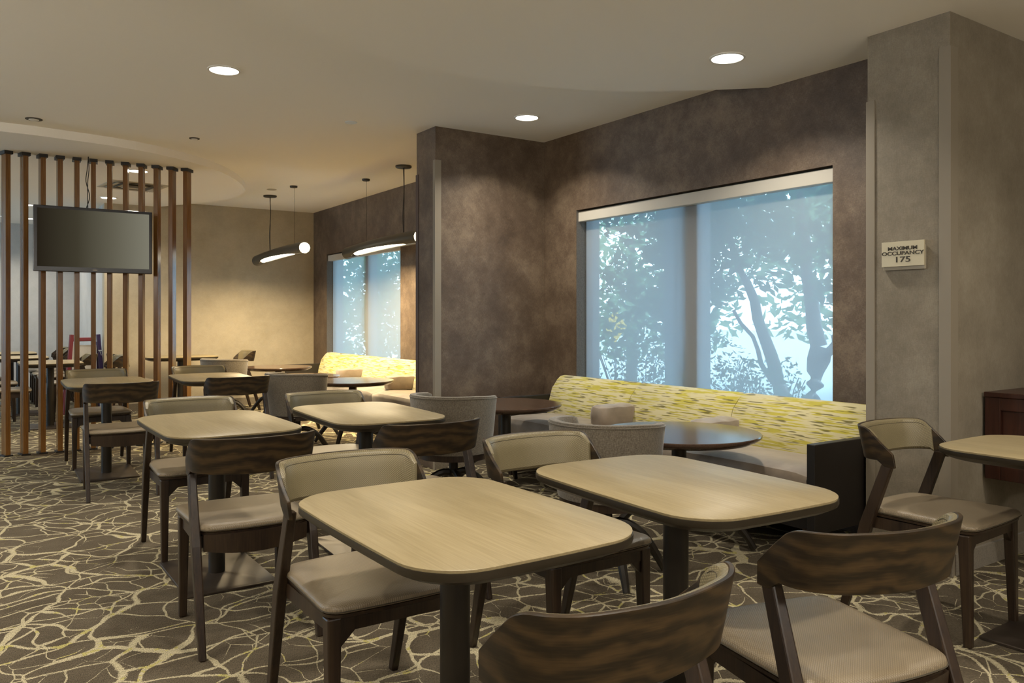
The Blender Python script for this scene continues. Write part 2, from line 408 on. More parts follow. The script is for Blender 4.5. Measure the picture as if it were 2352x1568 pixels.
def window(n, Wd, lab):
    y0, y1, z0, z1 = Wd; ym = y0+(y1-y0)*.50
    bm = new(); t_ = .05
    X0, X1 = WX+.14, WX+.22
    box(bm, X0, X1, y0, y0+t_, z0, z1); box(bm, X0, X1, y1-t_, y1, z0, z1)
    box(bm, X0, X1, y0, y1, z0, z0+t_); box(bm, X0, X1, y0, y1, z1-t_, z1)
    o = struct('window_%d' % n, bm, 'frame', lab)
    bm = new(); box(bm, WX+.115, X1, ym-.075, ym+.075, z0, z1); obj('mullion', bm, 'frame', o)
    for a, b in ((y0+t_, ym-.075), (ym+.075, y1-t_)):
        bm = new(); box(bm, X0+.035, X0+.043, a, b, z0+t_, z1-t_); obj('pane', bm, 'glass', o)
    bm = new(); box(bm, WX+.003, WX+.14, y1-.004, y1-.001, z0, z1); obj('jamb_lining', bm, 'jamb', o)
    s = thing('roller_shade', 'translucent roller shade hanging in %s' % lab.split('window ')[-1], 'window shade', (0,0,0))
    s['label'] = 'pale translucent roller shade drawn down over the %s window' % ('near' if n == 1 else 'far')
    bm = new(); box(bm, WX+.02, WX+.085, y0+.01, y1-.004, z1-.098, z1-.012); obj('fascia', bm, 'fascia', s, bev=.004)
    bm = new(); vs = [bm.verts.new((WX+.088, y, z)) for y, z in ((y0+.02, z0+.02), (y1-.03, z0+.02), (y1-.03, z1-.03), (y0+.02, z1-.03))]; bm.faces.new(vs)
    obj('shade_cloth', bm, 'shade', s)
    bm = new(); box(bm, WX+.08, WX+.096, y0+.02, y1-.03, z0+.005, z0+.025); obj('hem_bar', bm, 'frame', s)
window(1, W1, 'near window beside the taupe column')
window(2, W2, 'far window behind the pendant lamp')

# ================================================================== SOFAS
def sofa(y0, y1, seams, label):
    s = thing('banquette', label, 'sofa', (0, 0, 0), 0, 'banquettes under the windows')
    XB = 4.12
    ed = [y0]+seams+[y1]
    def prof(y, g):   # back profile (x,z) loop
        return [(3.985, .42), (3.985, .47), (4.0, .56), (4.04, .68), (4.09, .745), (4.125, .772), (4.17, .778), (4.2, .765), (4.215, .72), (4.22, .42)]
    for a, b in zip(ed, ed[1:]):
        bm = new(); rings = []
        for y, k in ((a+.002, .012), (a+.02, 0), (b-.02, 0), (b-.002, .012)):
            rings.append([Vector((x+(k if x < 4.15 else -k), y, z-(k if z > .7 else 0))) for x, z in prof(y, 0)])
        loft(bm, rings); obj('back_cushion', bm, 'sofa', s, True)
    for a, b in zip(ed, ed[1:]):
        bm = new(); rings = []
        P = [(3.56, .335), (3.535, .36), (3.53, .43), (3.545, .458), (3.60, .475), (3.75, .482), (4.03, .468), (4.03, .335)]
        n = 14
        for i in range(n+1):
            y = a+.003+(b-a-.006)*i/n; e = min(i, n-i); k = .012 if e == 0 else 0
            puff = .008*math.sin(PI*i/n)
            rings.append([Vector((x+(k if x < 3.7 else 0), y, z-k*(z > .44)+puff*(z > .45)+.004*noise.noise(Vector((x*9, y*7, z*9))))) for x, z in P])
        loft(bm, rings); obj('seat_cushion', bm, 'velvet', s, True)
    bm = new(); box(bm, 3.56, 4.2, y0, y1, .24, .338); obj('upholstered_base', bm, 'velvet', s, bev=.01)
    bm = new(); box(bm, 3.6, 4.2, y0, y1, .16, .24); obj('plinth_rail', bm, 'black', s)
    for a, b in ((y0-.05, y0-.001), (y1+.001, y1+.05)):
        bm = new(); box(bm, 3.54, 4.26, a, b, .16, .62); obj('end_panel', bm, 'black', s, bev=.004)
    for y in (y0+.02, (y0+y1)/2, y1-.06):
        for x in (3.6, 4.15):
            bm = new(); bar(bm, (x, y, 0), (x, y, .17), .04, .04, .055, .055); obj('leg', bm, 'wood', s)
    return s
def armblock(y, label):
    bm = new(); o_ = rrect(.33, .17, .045, .03, 5)
    stack(bm, o_, [(.012, .482), (.0, .50), (-.004, .55), (0, .60), (.006, .618), (.03, .63), (.07, .634)], (0, 0))
    for v in bm.verts: v.co.z += .006*noise.noise(v.co*14)
    o = obj('armrest_block', bm, 'velvet', None, True, loc=(3.885, y, 0)); tag(o, label, 'armrest', 'upholstered armrest blocks on the banquettes')
    me = o.data
    return o
sofa(2.55, 5.40, [3.465, 4.43], 'long banquette with yellow streaked back under the near window')
sofa(6.60, 10.78, [7.95, 9.36], 'long banquette with yellow streaked back under the far window')
armblock(4.43, 'taupe armrest block on near banquette, left of the blue-lit round table')
armblock(3.465, 'taupe armrest block on near banquette, behind the blue-lit round table')
armblock(9.36, 'taupe armrest block on far banquette, farther of the two')
armblock(7.95, 'taupe armrest block on far banquette, partly hidden by the stub wall')

# ================================================================== TABLES
def make_table(name, label, x, y, rz, sx=.70, sy=.92, lam='lam'):
    t = thing(name, label, 'table', (x, y, 0), rz, 'square cafe tables')
    out = rrect(sx, sy, .135, .03, 8)
    bm = new(); stack(bm, out, [(.003, .742), (.0015, .749), (.004, .7505)]); obj('tabletop', bm, lam, t, True)
    bm = new(); stack(bm, out, [(.062, .700), (.055, .701), (.030, .708), (.002, .724), (0, .729), (0, .7425), (.004, .7427)]); obj('table_edge', bm, 'edge', t, True)
    bm = new(); disc(bm, (0, 0, 0), [(.04, .012), (.04, .695)], 28); obj('column', bm, 'metal', t, True)
    bm = new(); disc(bm, (0, 0, 0), [(.14, .688), (.14, .701)], 24); obj('mounting_plate', bm, 'metal', t)
    bm = new(); stack(bm, rrect(.43, .56, .012, 0, 3), [(.004, .0), (0, .002), (0, .010), (.003, .013)]); obj('base_plate', bm, 'plate', t, True)
    return t
T = {}
T[1] = make_table('cafe_table', 'light oak table nearest the camera in the centre foreground', 1.060, 1.842, .005, .622, .862)
def tb(k, x, y, rz, lab, g='square cafe tables'):
    T[k] = dup(T[1], (x, y, 0), rz, lab, g)
    if k in (3, 4, 5, 6): T[k].scale = (.97, 1.10, 1)
    return T[k]
tb(2, 1.851, 1.813, -.055, 'light oak table in front of the near banquette, right of the nearest one')
tb(3, 1.0, 4.10, .01, 'pale oak table on a square bronze plate, second row, left')
tb(4, 1.791, 4.094, -.045, 'pale oak table in second row, right, before the grey tub chair')
tb(5, .895, 7.21, -.02, 'brown-looking oak table in third row, left, in front of the slats')
tb(6, 1.73, 7.27, -.05, 'oak table in third row, right, beside a grey tub chair')
tb(7, 3.51, 1.31, .02, 'light oak table cut off by the right edge of the picture')
tb(8, 2.28, 11.25, R(90), 'oak table against the far beige wall')
tb(9, .74, 10.7, 0, 'oak table behind the slats, nearest of three in the row')
tb(10, .50, 12.25, 0, 'oak table behind the slats, middle one of the row')
tb(11, .45, 13.75, 0, 'oak table behind the slats, farthest of the row')

def curved_legs(t, r, z, top):
    for k in range(4):
        a = PI/4+k*PI/2; c, s = math.cos(a), math.sin(a)
        pts = [(c*.03, s*.03, z), (c*r*.30, s*r*.30, z), (c*r*.6, s*r*.6, z*.78), (c*r*.85, s*r*.85, z*.38), (c*r, s*r, .017)]
        sp = spline(pts, 12); bm = new(); tube(bm, sp, [.023]*8+[.022, .021, .019, .017], 8); obj('leg', bm, 'metal', t, True)
def round_table(x, y, rad, label):
    t = thing('round_table', label, 'table', (x, y, 0), 0, 'low round tables by the banquettes')
    bm = new(); disc(bm, (0,0,0), [(rad-.045, .60), (rad-.004, .622), (rad, .628), (rad, .636), (rad-.004, .64)], 56); obj('tabletop', bm, 'brownlam', t, True)
    bm = new(); disc(bm, (0,0,0), [(.04, .26), (.04, .605)], 24); obj('column', bm, 'metal', t, True)
    bm = new(); disc(bm, (0,0,0), [(.055, .24), (.055, .30)], 24); obj('hub', bm, 'metal', t, True)
    curved_legs(t, .40, .28, 0); return t
round_table(3.22, 3.13, .44, 'low round table reflecting blue window light')
round_table(3.22, 4.86, .41, 'low round walnut table in the dark corner by the stub wall')
round_table(3.14, 7.50, .41, 'low round table in front of far banquette, bluish reflection')
round_table(2.95, 8.40, .39, 'low round table half hidden behind grey tub chair, far bay')
round_table(3.22, 10.1, .42, 'farthest low round table, near the beige wall')

# ================================================================== CHAIRS
PL = [(-.246, -.085+.17, 0), (-.2465, .135, 0), (-.236, .19, 0), (-.205, .235, 0), (-.14, .27, 0), (0, .292, 0), (.14, .27, 0), (.205, .235, 0), (.236, .19, 0), (.2465, .135, 0), (.246, .085, 0)]
NS = 61
CUR = spline(PL, NS)
def ztop(u):     # u in 0..1 along the shell
    e = min(u, 1-u)*2          # 0 at ends .. 1 in the middle
    k = e/.27
    if k < .86: return .706+.102*k
    if k < 1.25: q = (1.25-k)/.39; return .808-.014*q*q
    return .808
def zbot(u):
    e = min(u, 1-u)*2
    if e < .12: return .650
    if e < .2: return .650+.024*((e-.12)/.08)
    return .674-.010*((e-.2)/.8)
def shellpt(i, v, off):
    u = i/(NS-1); p = CUR[i]; a, b = CUR[max(i-1,0)], CUR[min(i+1,NS-1)]
    d = (b-a).normalized(); nrm = Vector((d.y, -d.x, 0))          # towards the sitter
    z = zbot(u)+(ztop(u)-zbot(u))*v
    k = 1+.10*((z-.74)/.14)*.5
    q = Vector((p.x*k, .06+(p.y-.06)*k+(z-.70)*.12, z))
    return q+nrm*off
def sheet(bm, i0, i1, vs, f_in, f_out):
    I = range(i0, i1+1)
    rings = []
    for i in I:
        rings.append([shellpt(i, v, f_out(i, v)) for v in vs]+[shellpt(i, v, f_in(i, v)) for v in reversed(vs)])
    loft(bm, rings)
CUR[0], CUR[-1]
side = 1
# make sure the "inside" offset points forwards (-y) in the middle
_t = shellpt(NS//2, .5, .01)-shellpt(NS//2, .5, 0)
if _t.y > 0: side = -1
def make_chair(label):
    t = thing('dining_chair', label, 'chair', (0,0,0), 0, 'dark oak dining chairs')
    S = .47
    # seat pad
    out = rrect(S, .44, .05, .0, 6)
    for p in out:
        k = (p[1]+.22)/.44; p[0] *= 1-.09*k; 
        if p[1] > 0: p[1] += .03*(1-(p[0]/.235)**2)*(p[1]/.22)
        if p[1] < -.1: p[1] -= .012*(1-(p[0]/.235)**2)
    bm = new(); stack(bm, out, [(.008, .446), (0, .451), (-.002, .459), (.0, .467), (.007, .473), (.03, .477), (.09, .4785), (.2, .4790)]); 
    for v in bm.verts:
        if v.co.z > .47: v.co.z -= .006*max(0, 1-(v.co.x/.2)**2)*max(0, 1-(v.co.y/.25)**2)
    obj('seat_pad', bm, 'vinyl', t, True)
    bm = new(); stack(bm, out, [(-.0010, .4525), (-.0035, .4545), (-.0010, .4565)])
    obj('piping', bm, 'thread', t, True)
    bm = new(); stack(bm, out, [(.02, .430), (.006, .436), (.004, .446)]); obj('seat_pan', bm, 'wood', t, True)
    # legs
    for s in (-1, 1):
        bm = new(); bar(bm, (s*.205, -.192, 0), (s*.203, -.180, .432), .030, .030, .042, .046, up=(1,0,0)); obj('leg', bm, 'wood', t, bev=.005)
        bm = new(); p0 = Vector((s*.222, .315, 0)); p1 = Vector((s*.226, .205, .40)); p2 = Vector((s*.224, .110, .672))
        def ring(c, a, b): return [c+Vector((i*a/2, j*b/2, 0)) for i, j in ((-1,-1),(1,-1),(1,1),(-1,1))]
        loft(bm, [ring(p0, .026, .034), ring(p1, .034, .052), ring(p2, .028, .046)])
        obj('leg', bm, 'wood', t, bev=.005)
    # rails
    bm = new(); box(bm, -.19, .19, -.196, -.172, .388, .432)
    for s in (-1, 1):
        loft(bm, [[Vector((s*.182, y, .39)) , Vector((s*.135, y, .39)), Vector((s*.182, y, .345))] for y in (-.192, -.174)])
    obj('front_rail', bm, 'wood', t)
    for s in (-1, 1):
        bm = new(); bar(bm, (s*.200, -.17, .408), (s*.205, .20, .408), .022, .046, up=(1,0,0)); obj('side_rail', bm, 'wood', t)
    bm = new(); rings = []
    for i in range(13):
        x = -.2+.4*i/12; y = .222+.035*(1-(x/.2)**2); zz = .375-.018*(1-(x/.2)**2)
        rings.append([Vector((x, y-.024, .438)), Vector((x, y, .438)), Vector((x, y-.004, zz)), Vector((x, y-.024, zz))])
    loft(bm, rings); obj('back_rail', bm, 'wood', t, True)
    # bent shell
    vs = [0, .08, .2, .35, .5, .65, .8, .92, 1]
    bm = new(); sheet(bm, 0, NS-1, vs, lambda i, v: side*.012, lambda i, v: 0)
    obj('back_shell', bm, 'shell', t, True, bev=.002, seg=1)
    def pad(i, v):
        e = min(i-5, NS-1-5-i)/10; e = max(0, min(1, e)); q = max(0, min(1, min(v*1.0+.3, (1-v)*3.2)))
        b = min(1, e*1.6)
        g = .022+.013*(min(b, q)**.6)
        return side*g
    vs2 = [.02, .1, .25, .4, .55, .68, .76, .80, .84, .9, .95, .985]
    bm = new(); sheet(bm, 5, NS-1-5, vs2, lambda i, v: pad(i, v) if .03 < v < .98 else side*.017, lambda i, v: side*.0115)
    obj('back_pad', bm, 'vinylb', t, True)
    pts = [shellpt(i, .87, pad(i, .87)+side*.0002) for i in range(7, NS-7)]
    bm = new(); tube(bm, pts, .0010, 5); obj('stitching', bm, 'thread', t)
    return t
ch0 = make_chair('')
used = [False]
def chair(x, y, deg, label, g='dark oak dining chairs'):
    if not used[0]:
        used[0] = True; ch0.location = (x, y, 0); ch0.rotation_euler = (0, 0, R(deg)); ch0['label'] = label; return ch0
    return dup(ch0, (x, y, 0), R(deg), label, g)
chair(1.035, 2.315, 0, 'chair with olive padded back facing the camera at nearest table')
chair(.952, 1.24, 180, 'chair seen from behind at bottom centre, figured wood back nearest the camera')
chair(.935, 3.395, 178, 'wood backed chair seen from behind before the second-row left table')
chair(1.82, 2.33, 0, 'chair with olive padded back at far side of the banquette-side table')
chair(1.76, 1.245, 167, 'chair seen from behind in the lower right foreground')
chair(3.365, 1.765, 3, 'chair by the taupe column, back turned partly to the banquette')
chair(1.705, 3.36, 180, 'wood backed chair seen from behind before the second-row right table')
chair(1.79, 4.53, 0, 'chair with grey-lit padded back behind the second-row right table')
chair(1.02, 4.60, 0, 'chair with pale padded back behind the second-row left table')
chair(.885, 6.46, 178, 'wood backed chair seen from behind at third-row left table')
chair(.90, 7.72, 0, 'chair facing the camera behind third-row left table, by the slats')
chair(1.725, 6.58, 180, 'wood backed chair seen from behind at third-row right table')
chair(1.77, 7.74, 0, 'chair facing the camera behind third-row right table')
chair(1.70, 11.2, 90, 'chair at left end of the table against the beige wall')
chair(2.93, 11.2, -90, 'chair at right end of the table against the beige wall')
chair(.31, 10.50, 90, 'chair left of the nearest table behind the slats')
chair(.22, 11.6, 90, 'chair left of the tables behind slats, second from the front')
chair(.08, 12.6, 90, 'chair left of the middle table behind the slats, farther back')
chair(1.25, 10.72, -90, 'orange-lit chair right of the nearest table behind the slats')
chair(1.00, 11.35, -90, 'chair right of the tables behind the slats, second from the divider')
chair(.95, 12.6, -90, 'chair right of the middle table behind the slats')
chair(.93, 13.3, -90, 'chair right of the tables behind slats, second from the back')
chair(.92, 14.05, -90, 'chair right of the farthest table behind the slats')

def make_tub(label):
    t = thing('tub_chair', label, 'armchair', (0,0,0), 0, 'grey tub chairs')
    rings = []
    n = 40; A = R(118)
    bm = new()
    for i in range(n+1):
        a = -A+2*A*i/n; e = 1-abs(a)/A
        hz = .775 if e > .5 else .775-.015*(1-e/.5)
        sx, cy = math.sin(a), math.cos(a)
        ez = 0 if 0 < i < n else .012
        rs = []
        for r, z in ((.232, .40), (.262, .60), (.275, hz-.02), (.272, hz-.004), (.258, hz), (.236, hz-.004), (.226, hz-.02), (.212, .60), (.20, .40)):
            rr = r+(-ez if r > .24 else ez); rs.append(Vector((sx*rr*1.04, cy*rr*1.0, z-(ez if z > .7 else 0))))
        rings.append(rs)
    loft(bm, rings); obj('back_shell', bm, 'grey', t, True)
    bm = new(); sp = []
    for i in range(n+1):
        a = -A+2*A*i/n; sp.append((math.sin(a)*.276*1.04, math.cos(a)*.276, .775-.016 if 1-abs(a)/A > .5 else .759-.015*(1-(1-abs(a)/A)/.5)))
    tube(bm, sp, .0028, 5); obj('piping', bm, 'grey', t)
    bm = new(); disc(bm, (0, -.03, 0), [(.235, .40), (.25, .405), (.253, .44), (.245, .465), (.21, .478), (.1, .482)], 40); obj('seat_cushion', bm, 'grey', t, True)
    bm = new(); disc(bm, (0, -.01, 0), [(.20, .355), (.235, .36), (.235, .398), (.23, .40)], 40); obj('seat_ring', bm, 'wood', t, True)
    bm = new(); disc(bm, (0,0,0), [(.03, .22), (.03, .356)], 20); obj('swivel_post', bm, 'metal', t, True)
    curved_legs(t, .30, .26, 0)
    return t
tub = make_tub('grey linen tub chair seen from behind, left of the blue-lit round table')
tub.location = (2.575, 2.99, 0); tub.rotation_euler = (0, 0, R(112))
dup(tub, (2.60, 4.54, 0), R(122), 'grey linen tub chair by the stub wall, behind second-row right table')
dup(tub, (2.42, 7.05, 0), R(120), 'dark-shaded grey tub chair left of the far banquette round tables')
dup(tub, (2.51, 9.9, 0), R(122), 'farthest grey tub chair, before the beige wall')

# ================================================================== SLATS, TV
ords = ['leftmost', 'second', 'third', 'fourth', 'fifth', 'sixth', 'seventh', 'eighth', 'ninth', 'tenth', 'eleventh', 'rightmost']
s0 = None
for i in range(12):
    x = .247+i*.1425
    va = math.degrees(math.atan2(x, 8.64))          # bearing from where one enters the room
    ang = R(-va+20-45*i/11)
    lab = '%s wooden slat of the room divider' % ords[i] if i in (0, 11) else '%s wooden slat from the left in the room divider' % ords[i]
    if s0 is None:
        s0 = thing('divider_slat', lab, 'slat', (x, 8.64, 0), ang, 'wooden slats of the room divider')
        bm = new(); box(bm, -.021, .021, -.05, .05, .012, ZO-.012); obj('slat', bm, 'slat', s0, bev=.003)
        bm = new(); box(bm, -.036, .036, -.065, .065, ZO-.03, ZO); obj('top_plate', bm, 'black', s0)
        bm = new(); box(bm, -.036, .036, -.065, .065, 0, .013); obj('foot_plate', bm, 'black', s0)
    else: dup(s0, (x, 8.64, 0), ang, lab, 'wooden slats of the room divider')

tv = thing('television', 'wide flat television hanging in front of the wooden slats', 'television', (.95, 8.46, 1.69))
bm = new(); box(bm, -.50, .50, -.02, .035, 0, .605); obj('casing', bm, 'bezel', tv, bev=.006)
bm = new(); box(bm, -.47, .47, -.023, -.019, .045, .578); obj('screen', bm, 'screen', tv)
bm = new(); box(bm, -.02, .02, -.0225, -.0195, .018, .026); obj('brand_mark', bm, 'vent', tv)
bm = new(); box(bm, -.16, .16, .03, .13, .18, .42); obj('wall_bracket', bm, 'metal', tv)
bm = new()
for dx, w_ in ((-.06, .02), (-.045, -.012)): tube(bm, spline([(dx-.01, .03, .595), (dx+w_, .03, .72), (dx-.01, .03, .86), (dx, .03, .97), (-.05, .03, ZO-1.69)], 20), .004, 6)
obj('power_cable', bm, 'cable', tv)

# ================================================================== PENDANTS
def pendant(x, ya, yb, label):
    """ya = near canopy, yb = far canopy"""
    yc = (ya+yb)/2; L = 2.06
    t = thing('pendant_lamp', label, 'lamp', (x, yc, 0), 0, 'long curved pendant lamps')
    n = 40
    def axis(k):
        s = -1+2*k; return Vector((0, s*L/2, 2.06+.022*(1-s*s)-.02*s))
    def arcpts(c, a0, a1, rr, m_=16): return [c+Vector((math.cos(R(a0+(a1-a0)*j/m_))*rr, 0, math.sin(R(a0+(a1-a0)*j/m_))*rr)) for j in range(m_+1)]
    rings = []; bm = new()
    for k in range(n+1):      # slot opens downwards from the far collar to the near tip
        f = .085+.915*k/n; c = axis(f); g = max(0, min(1, (.90-f)/.12))*max(0, min(1, (f-.20)/.45)); h = 33*math.sqrt(g)+1.5
        a0, a1 = 240+h, 240-h+360
        rings.append(arcpts(c, a0, a1, .072)+arcpts(c, a1, a0, .066))
    loft(bm, rings); obj('lamp_shade', bm, 'pend', t, True)
    bm = new(); rings = [arcpts(axis(.075+.79*k/n), 0, 345, .056) for k in range(n+1)]
    loft(bm, rings); obj('diffuser', bm, 'litw', t, True)
    for yy, r_ in ((ya, .045), (yb, .085)) if label.startswith('far') else ((ya, .085), (yb, .045)):
        q = axis(((yy-yc)/L)+.5); q.z += .066
        bm = new(); disc(bm, (0, yy-yc, ZC-.022), [(r_*.9, 0), (r_, .006), (r_, .022)], 28); obj('canopy', bm, 'pend', t, True)
        bm = new()
        if r_ > .06: tube(bm, spline([(0, yy-yc, ZC-.02), (.006, yy-yc, 2.6), (-.006, yy-yc, 2.35), (0, yy-yc, q.z)], 14), .005, 6); obj('power_cord', bm, 'cable', t)
        bm = new(); tube(bm, [(0, yy-yc-.02, ZC-.02), (0, yy-yc-.02, q.z)], .0016, 5); obj('suspension_wire', bm, 'metal', t)
    for k in range(4):
        l = bpy.data.lights.new('pendant_light', 'AREA'); l.shape = 'RECTANGLE'; l.size = .07; l.size_y = .45; l.color = WARM; l.energy = 45*LAMP; l.spread = R(165)
        lo = bpy.data.objects.new('pendant_light', l); C.objects.link(lo); lo.parent = t; lo.location = (0, (k-1.5)*.5, 1.975); lo.rotation_euler = (0, 0, 0)
pendant(3.22, 9.51, 10.44, 'far curved dark pendant lamp with glowing underside, before the beige wall')
pendant(3.75, 7.60, 8.57, 'nearer curved pendant lamp, partly behind the stub wall')

# ================================================================== CEILING FITTINGS
def downlight(x, y, z, pw, label, r=.088, seen=True):
    t = thing('downlight', label, 'ceiling light', (x, y, z), 0, 'round recessed ceiling lights')
    bm = new(); rings = []
    n = 36
    for r_, zz in ((r, 0), (r+.014, 0), (r+.014, -.006), (r+.002, -.009), (r, -.004)):
        rings.append([Vector((r_*math.cos(2*PI*k/n), r_*math.sin(2*PI*k/n), zz)) for k in range(n)])
    loft(bm, rings+[rings[0]], cap=False); obj('trim_ring', bm, 'ring', t, True)
    bm = new(); disc(bm, (0,0,0), [(r, -.003), (r, -.0045)], n); obj('diffuser', bm, 'lit', t)
    l = bpy.data.lights.new('downlight_lamp', 'AREA'); l.shape = 'DISK'; l.size = r*1.8; l.color = NEUT; l.energy = pw*LAMP; l.spread = R(125)
    lo = bpy.data.objects.new('downlight_lamp', l); C.objects.link(lo); lo.parent = t; lo.location = (0, 0, -.012)
    return t
downlight(1.336, 5.29, ZC, 38, 'round ceiling light alone in the upper left of the ceiling')
downlight(3.612, 3.13, ZN, 34, 'round ceiling light above the near window bay')
downlight(3.65, 5.20, ZC, 34, 'round ceiling light beside the brown stub wall')
downlight(1.415, 9.02, ZO, 26, 'round ceiling light just behind the slats, right of the cable')
downlight(1.42, 11.25, ZO, 26, 'round ceiling light behind slats above television')
downlight(.626, 12.56, ZO, 26, 'round ceiling light at upper left corner of the television', r=.07)
downlight(.40, 14.2, ZO, 18, 'small far ceiling light left of the television', r=.06)
downlight(.72, 14.3, ZO, 18, 'small far ceiling light touching the television edge', r=.06)
# the same grid goes on beyond the picture
k = 0
for x, y, z, pw in ((1.15, 1.9, ZN, 30), (1.15, -.6, ZN, 34), (3.6, .9, ZN, 22), (3.6, -1.4, ZN, 20), (-1.1, .3, ZC, 36), (-1.1, 2.8, ZC, 38), (-1.1, 5.4, ZC, 36), (-3.4, 4.2, ZC, 34), (-3.4, 1.0, ZC, 34), (-1.0, 9.2, ZO, 26), (-1.2, 12.4, ZO, 26), (-3.4, 8.6, ZO, 24), (1.0, -3, ZN, 26)):
    downlight(x, y, z, pw, 'round ceiling light of the same row outside the picture')
M['globe'] = m_emit('fill_globe_glow', (1, .94, .84), 46)
for x, y, z in ((-2.0, -1.4, 2.1), (-3.4, 2.3, 2.1), (.4, -2.6, 2.1), (1.5, -1.2, 2.15), (3.2, -2.6, 2.1), (-2.4, 5.0, 2.1)):  # glowing globes added out of view to lift the ceiling brightness
    g = thing('fill_globe', 'unseen white globe added outside the picture to brighten the ceiling', 'lamp', (x, y, z), 0, 'fill globes added outside the picture')
    bm = new(); bmesh.ops.create_uvsphere(bm, u_segments=24, v_segments=14, radius=.19); obj('globe', bm, 'globe', g, True)
    bm = new(); tube(bm, [(0,0,.18), (0,0,ZO-z)], .006, 6); obj('cord', bm, 'cable', g)
def puck(name, label, x, y, z, r, m, inner=None):
    t = thing(name, label, 'ceiling fitting', (x, y, z))
    bm = new(); disc(bm, (0,0,-.006), [(r*.95, 0), (r, .002), (r, .006)], 28); obj('cover', bm, m, t, True)
    if inner:
        bm = new(); disc(bm, (0,0,-.012), [(r*.5, 0), (r*.6, .003), (r*.6, .007)], 20); obj('centre', bm, inner, t, True)
    return t
puck('sprinkler_cover', 'small pale disc sprinkler cover on the middle ceiling', 2.555, 6.14, ZC, .05, 'white')
puck('sprinkler', 'small round ceiling sprinkler at far upper left', .402, 7.46, ZC, .062, 'ventd', 'ring')
puck('sprinkler', 'small round ceiling sprinkler right of the slats, before the oval soffit', 1.63, 7.47, ZC, .045, 'ventd', 'ring')
puck('smoke_detector', 'small round disc on ceiling above the far pendant lamp', 3.08, 9.92, ZC, .06, 'vent')
v = thing('air_vent', 'square ceiling air vent seen between the slats', 'vent', (1.535, 10.1, ZO), R(8))
bm = new(); box(bm, -.31, .31, -.31, .31, -.006, 0); obj('frame', bm, 'vent', v)
for kk, a in enumerate((.24, .17, .10)):
    for rz in range(4):
        bm = new(); c, s = math.cos(rz*PI/2), math.sin(rz*PI/2)
        P = [(-a, -a-.012, -.016), (a, -a-.012, -.016), (a-.03, -a+.03, -.006), (-a+.03, -a+.03, -.006)]
        q = [Vector((x*c-y*s, x*s+y*c, z)) for x, y, z in P]
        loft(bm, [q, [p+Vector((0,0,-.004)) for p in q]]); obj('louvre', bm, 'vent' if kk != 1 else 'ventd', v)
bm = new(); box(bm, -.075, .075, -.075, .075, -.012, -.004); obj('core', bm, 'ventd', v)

# ================================================================== SIGN
sg = thing('occupancy_sign', 'small champagne wall sign on the column with occupancy number', 'sign', (3.97, 2.269, 1.59))
bm = new(); box(bm, -.020, -.002, -.108, .113, -.077, .045); obj('acrylic_backing', bm, 'acr', sg, bev=.001)
bm = new(); box(bm, -.031, -.021, -.113, .113, -.060, .068); obj('plate', bm, 'sign', sg, bev=.001)
def text(body, size, y, z, sx, parent):
    cu = bpy.data.curves.new('t', 'FONT'); cu.body = body; cu.size = size; cu.align_x = 'CENTER'; cu.extrude = .0012; cu.offset = .0006
    o = bpy.data.objects.new('t', cu); C.objects.link(o)
    dg = bpy.context.evaluated_depsgraph_get(); me = bpy.data.meshes.new_from_object(o.evaluated_get(dg))
    bpy.data.objects.remove(o)
    me.materials.clear(); me.materials.append(M['ink'])
    for v_ in me.vertices:
        x_, y_, z_ = v_.co; v_.co = (-.032-z_, y-x_*sx, z+y_)
    q = bpy.data.objects.new('lettering', me); C.objects.link(q); q.parent = parent
text('MAXIMUM', .026, 0, .024, 1.30, sg); text('OCCUPANCY', .026, 0, -.001, 1.38, sg); text('175', .040, 0, -.038, 1.5, sg)

# ================================================================== CONSOLE on the right
cb = thing('wall_console', 'dark mahogany panelled console at the right frame edge', 'cabinet', (4.28, 2.03, 0))
bm = new(); box(bm, -.012, 1.3, -.36, 0, .865, .89); obj('top', bm, 'mahog', cb, bev=.004)
bm = new(); box(bm, .02, 1.28, -.34, 0, .45, .865); obj('body', bm, 'mahog', cb)
bm = new()
for a, b, c, d in ((-.345, -.27, .45, .865), (-.075, 0, .45, .865), (-.27, -.075, .80, .865), (-.27, -.075, .45, .52)): box(bm, 0, .02, a, b, c, d)
obj('side_frame', bm, 'mahog', cb, bev=.003)
for i in range(3):
    x0 = .03+i*.42
    bm = new(); box(bm, x0, x0+.39, -.36, -.34, .47, .85); d_ = obj('door', bm, 'mahog', cb, bev=.004)
    bm = new(); box(bm, x0+.06, x0+.33, -.366, -.36, .53, .79); p_ = obj('door_panel', bm, 'mahog', d_, bev=.003)
for x in (.0, 1.22):
    bm = new(); box(bm, x, x+.06, -.345, -.285, .36, .45); loft(bm, [[Vector((x+.06, y, .45)), Vector((x+.18, y, .45)), Vector((x+.06, y, .38))] for y in (-.335, -.30)]); obj('bracket', bm, 'mahog', cb)

